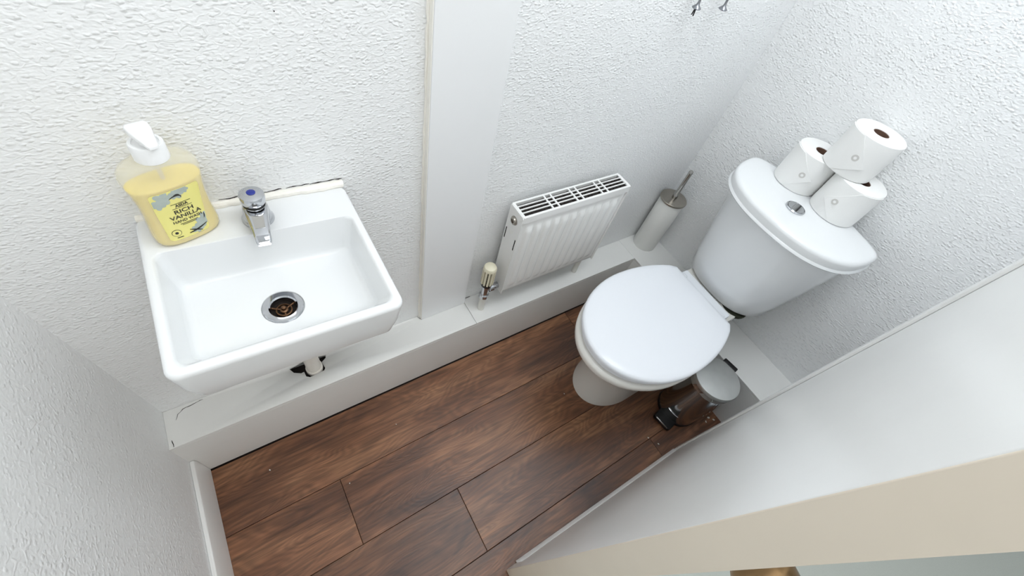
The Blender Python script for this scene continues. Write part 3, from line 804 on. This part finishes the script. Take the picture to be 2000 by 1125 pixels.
MB().lathe([(0.0190, 0.1405), (0.0200, 0.1415), (0.0195, 0.1625), (0.0182, 0.1645), (0.0150, 0.1645), (0.0145, 0.1625), (0.005, 0.1625)], n=40).build('pump_collar', M['pump'], bt)
MB().lathe([(0.0075, 0.160), (0.0075, 0.176)], n=20).build('pump_stem', M['pump'], bt)
MB().lathe([(0.0028, 0.015), (0.0028, 0.143)], n=12).build('dip_tube', M['wpipe'], bt)
hd = []
for y, w, zt, zb in [(0.0125, 0.008, 0.1835, 0.1775), (0.0105, 0.0120, 0.1855, 0.1760), (0.006, 0.0136, 0.1860, 0.1745), (-0.002, 0.0128, 0.1845, 0.1735), (-0.010, 0.0104, 0.1805, 0.1715), (-0.018, 0.0078, 0.1765, 0.1695), (-0.024, 0.0062, 0.1735, 0.1680), (-0.0255, 0.0050, 0.1722, 0.1680)]:
    hd.append([(x, y, z) for x, z, _ in rrect(-w, w, zb, zt, 0, min(w, (zt - zb) / 2) * 0.6, 4)])
MB().rings(hd).build('pump_head', M['pump'], bt, sharp=45)
def onbottle(s, h, off):
    hw, hdp = at_h(h)
    y = -hdp * max(0.0, 1 - abs(s / hw) ** PN) ** (1 / PN)
    nx = abs(s / hw) ** (PN - 1) / hw * (1 if s > 0 else -1)
    ny = -abs(y / hdp) ** (PN - 1) / hdp
    l = math.hypot(nx, ny)
    return (s + nx / l * off, y + ny / l * off, h)
def patch(poly, off, name, material, parent, cuts=10):
    bm = bmesh.new()
    bm.faces.new([bm.verts.new((a, b, 0)) for a, b in poly])
    s0, s1 = min(p[0] for p in poly), max(p[0] for p in poly)
    for i in range(1, cuts):
        bmesh.ops.bisect_plane(bm, geom=bm.verts[:] + bm.edges[:] + bm.faces[:], plane_co=(s0 + (s1 - s0) * i / cuts, 0, 0), plane_no=(1, 0, 0))
    h0, h1 = min(p[1] for p in poly), max(p[1] for p in poly)
    k = max(1, int((h1 - h0) / 0.008))
    for i in range(1, k):
        bmesh.ops.bisect_plane(bm, geom=bm.verts[:] + bm.edges[:] + bm.faces[:], plane_co=(0, h0 + (h1 - h0) * i / k, 0), plane_no=(0, 1, 0))
    bm.verts.index_update()
    V = [onbottle(v.co.x, v.co.y, off) for v in bm.verts]; F = [[v.index for v in f.verts] for f in bm.faces]
    bed = [[v.index for v in e.verts] for e in bm.edges if len(e.link_faces) == 1]
    Vb = [onbottle(v.co.x, v.co.y, off - 0.0002) for v in bm.verts]
    bm.free(); n = len(V)
    return MB().add(V + Vb, F + [[i + n for i in reversed(f)] for f in F] + [[a, b, b + n, a + n] for a, b in bed]).build(name, material, parent, sharp=60)
lab = patch([((x - 0.001) * (0.84 + 0.16 * (y - 0.014) / 0.087) - 0.005 * (1 - (y - 0.014) / 0.087), y) for x, y, _ in rrect(-0.031, 0.033, 0.014, 0.101, 0, 0.005, 4)], 0.0004, 'label', M['label'], bt, 16)
def text(body, size, cx, h, width=None, bold=0.0):
    fc_ = bpy.data.curves.new('print', 'FONT'); fc_.body = body; fc_.size = size; fc_.align_x = 'CENTER'; fc_.align_y = 'CENTER'; fc_.offset = bold; fc_.resolution_u = 3
    to = bpy.data.objects.new('print', fc_); COL.objects.link(to)
    bpy.context.view_layer.update()
    me = bpy.data.meshes.new_from_object(to.evaluated_get(bpy.context.evaluated_depsgraph_get()))
    bpy.data.objects.remove(to)
    xs = [v.co.x for v in me.vertices]
    k = width / (max(xs) - min(xs)) if width else 1.0
    V = [onbottle(cx + v.co.x * k, h + v.co.y, 0.0009) for v in me.vertices]
    F = [tuple(p.vertices) for p in me.polygons]
    bpy.data.meshes.remove(me)
    mb = MB().add(V, F)
    return mb.build('print', M['ink'], lab)
def strip(x0, x1, h, t=0.0005): return patch([(x0, h - t), (x1, h - t), (x1, h + t), (x0, h + t)], 0.0008, 'print', M['ink'], lab, 6)
CXL = 0.0005
strip(CXL - 0.013, CXL + 0.013, 0.0775, 0.0003)
text('ASDA', 0.0070, CXL, 0.0735, 0.017, 0.00022)
strip(CXL - 0.013, CXL + 0.013, 0.0695, 0.0003)
text('RICH', 0.0094, CXL, 0.0630, 0.025, 0.00015)
text('VANILLA', 0.0094, CXL, 0.0540, 0.042, 0.00015)
text('HAND WASH', 0.0066, CXL, 0.0460, 0.039, 0.0001)
strip(CXL - 0.012, CXL + 0.012, 0.0408, 0.0004)
strip(CXL - 0.010, CXL + 0.010, 0.0386, 0.0004)
# stamp and small print at the lower left
ringp = lambda cx, h, r, n=20: [(cx + r * math.cos(2 * PI * i / n), h + r * math.sin(2 * PI * i / n)) for i in range(n)]
patch(ringp(-0.021, 0.0275, 0.0062), 0.0007, 'print', M['ink'], lab, 5)
patch(ringp(-0.021, 0.0275, 0.0055), 0.0009, 'print', M['label'], lab, 5)
patch(ringp(-0.021, 0.0275, 0.0022), 0.0011, 'print', M['ink'], lab, 3)
strip(-0.023, -0.015, 0.0185, 0.0006)
# pale flowers and dark vanilla pods
def flower(cx, h, r, k=5, a0=0.0):
    pts = []
    for i in range(40):
        a = 2 * PI * i / 40
        rr = r * (0.62 + 0.38 * abs(math.cos(k * (a + a0) / 2)))
        hh = max(0.0145, min(0.1005, h + rr * math.sin(a))); t = (hh - 0.014) / 0.087
        lo, hi = -0.031 * (0.84 + 0.16 * t) - 0.005 * (1 - t), 0.0312 * (0.84 + 0.16 * t) - 0.005 * (1 - t)
        pts.append((max(lo, min(hi, cx + rr * math.cos(a))), hh))
    patch(pts, 0.0006, 'print', M['flower'], lab, 5)
flower(-0.017, 0.092, 0.012); flower(-0.025, 0.083, 0.009, 5, 0.4); flower(0.000, 0.094, 0.010, 6, 0.2); flower(0.011, 0.0965, 0.006, 5, 0.1)
flower(0.016, 0.031, 0.011, 5, 0.3); flower(0.007, 0.023, 0.009, 6, 0.5); flower(0.021, 0.040, 0.007, 5, 0.2)
def pod(p0, p1, p2, w):
    L_, R2 = [], []
    for i in range(9):
        t = i / 8
        x = (1 - t) ** 2 * p0[0] + 2 * t * (1 - t) * p1[0] + t * t * p2[0]; y = (1 - t) ** 2 * p0[1] + 2 * t * (1 - t) * p1[1] + t * t * p2[1]
        dx = 2 * (1 - t) * (p1[0] - p0[0]) + 2 * t * (p2[0] - p1[0]); dy = 2 * (1 - t) * (p1[1] - p0[1]) + 2 * t * (p2[1] - p1[1])
        l = math.hypot(dx, dy); ww = w * (0.35 + math.sin(PI * t) * 0.65)
        L_.append((x - dy / l * ww, y + dx / l * ww)); R2.append((x + dy / l * ww, y - dx / l * ww))
    patch(L_ + R2[::-1], 0.0009, 'print', M['ink'], lab, 5)
pod((-0.011, 0.088), (-0.002, 0.094), (0.005, 0.088), 0.0010); pod((-0.004, 0.092), (0.003, 0.095), (0.004, 0.086), 0.0009)
pod((-0.006, 0.020), (0.004, 0.020), (0.021, 0.0265), 0.0013); pod((-0.004, 0.026), (0.004, 0.022), (0.012, 0.017), 0.0011); pod((0.0205, 0.036), (0.0225, 0.040), (0.0225, 0.045), 0.0008)

# ================================================================== waste pipe under the basin
wp = empty('waste_pipe', (-0.074, -0.036, H))
PO = tuple(wp.location)
dc = bpt(DRx, DRv, -0.098)
pts = [(dc.x, dc.y, dc.z), (dc.x, dc.y, dc.z - 0.06)]
for i in range(1, 8):
    a = PI / 2 * i / 7
    pts.append((dc.x, dc.y + 0.04 * (1 - math.cos(a)), dc.z - 0.06 - 0.04 * math.sin(a)))
yv = -0.037
pts.append((dc.x, yv - 0.05, dc.z - 0.10))
for i in range(1, 8):
    a = PI / 2 * i / 7
    pts.append((dc.x + (-0.076 - dc.x) * i / 7, yv - 0.04 + 0.04 * math.sin(a), dc.z - 0.10 - 0.04 * (1 - math.cos(a))))
pts += [(-0.076, yv, 0.42), (-0.076, yv, H + 0.004), (-0.076, yv, H - 0.06)]
MB().tube(pts, 0.0195, 24).build('pipe', M['wpipe'], wp, PO)
MB().lathe([(0.0215, 0.0), (0.0225, 0.002), (0.0225, 0.016), (0.0215, 0.018)], (-0.076, yv, H - 0.012), 28).build('coupling_ring', M['wpipe'], wp, PO)
MB().lathe([(0.028, 0), (0.028, -0.014), (0.024, -0.018)], (dc.x, dc.y, dc.z + 0.0005), 28).build('trap_nut', M['wpipe'], wp, PO)
tag(wp, 'white plastic waste pipe dropping through the ragged hole under the basin', 'pipe')
MB().box(-0.16, -0.01, -0.09, -0.001, H - 0.030, H - 0.029).build('cavity_shade_sheet', M['dark'], bx, origin=bx.location)  # dark sheet close under the board, painted shade for the hole

# ================================================================== coat hooks on the back wall
def hook(x, z, label, prongs):
    h = empty('coat_hook', (x, 0, z))
    MB().lathe([(0.011, 0.0), (0.011, -0.003), (0.008, -0.005)], (0.004, 0, 0.052), 24, 'y').build('wall_plate', M['hook'], h)
    MB().tube([(0.004, -0.003, 0.052), (0.004, -0.016, 0.046), (0.003, -0.022, 0.030), (0.001, -0.023, 0.014), (0, -0.024, 0.004)], [0.003, 0.003, 0.0028, 0.0026, 0.003], 10).build('arm', M['hook'], h)
    MB().lathe([(0.003, 0.006), (0.004, 0.003), (0.008, -0.001), (0.0105, -0.003), (0.0095, -0.0045), (0.004, -0.004), (0.001, -0.003)], (0, -0.024, 0), 24).build('flared_end', M['hook'], h)
    if prongs:
        for s, t in ((-0.006, -0.016), (0.001, -0.019)):
            MB().tube([(s * 0.3 - 0.001, -0.024, -0.002), (s - 0.001, -0.025, t)], 0.0014, 8).build('prong', M['black'], h)
    return tag(h, label, 'hook', 'hooks high on the back wall')
hook(0.880, 1.125, 'metal wall hook with two dark prongs hanging below', True)
hook(0.978, 1.120, 'plain metal wall hook nearest the corner', False)

# ================================================================== crumbs of white paint on the floor
ms = bmesh.new(); bmesh.ops.create_icosphere(ms, subdivisions=1, radius=1.0)
for v in ms.verts: v.co *= random.uniform(0.65, 1.2)
cmesh = bpy.data.meshes.new('paint_crumb'); ms.to_mesh(cmesh); ms.free(); cmesh.materials.append(M['crumb'])
for x, y, s, lab_ in [(-0.283, -0.182, 0.0022, 'tiny white paint crumb on the board nearest the left skirting'),
                      (0.846, -0.681, 0.0028, 'tiny white paint crumb at the board joint in front of the bin'),
                      (0.866, -0.716, 0.0026, 'tiny white paint crumb beside the foot of the door'),
                      (1.098, -0.748, 0.0035, None), (1.121, -0.742, 0.0045, None), (1.134, -0.758, 0.004, None),
                      (0.66, -0.40, 0.0018, 'tiny white speck on the floor before the toilet foot'),
                      (-0.10, -0.325, 0.0016, 'tiny white speck beside the board joint in the middle'),
                      (0.085, -0.225, 0.0014, 'tiny white speck on the board along the pipe boxing')]:
    c = bpy.data.objects.new('paint_crumb', cmesh); COL.objects.link(c)
    c.location = (x, y, s * 0.35); c.scale = (s * 1.6, s, s * 0.5); c.rotation_euler = (0, 0, random.uniform(0, 6))
    tag(c, lab_ or 'small white plaster crumb in the corner behind the bin', 'crumb', 'paint crumbs on the floor' if lab_ else 'plaster crumbs behind the bin')
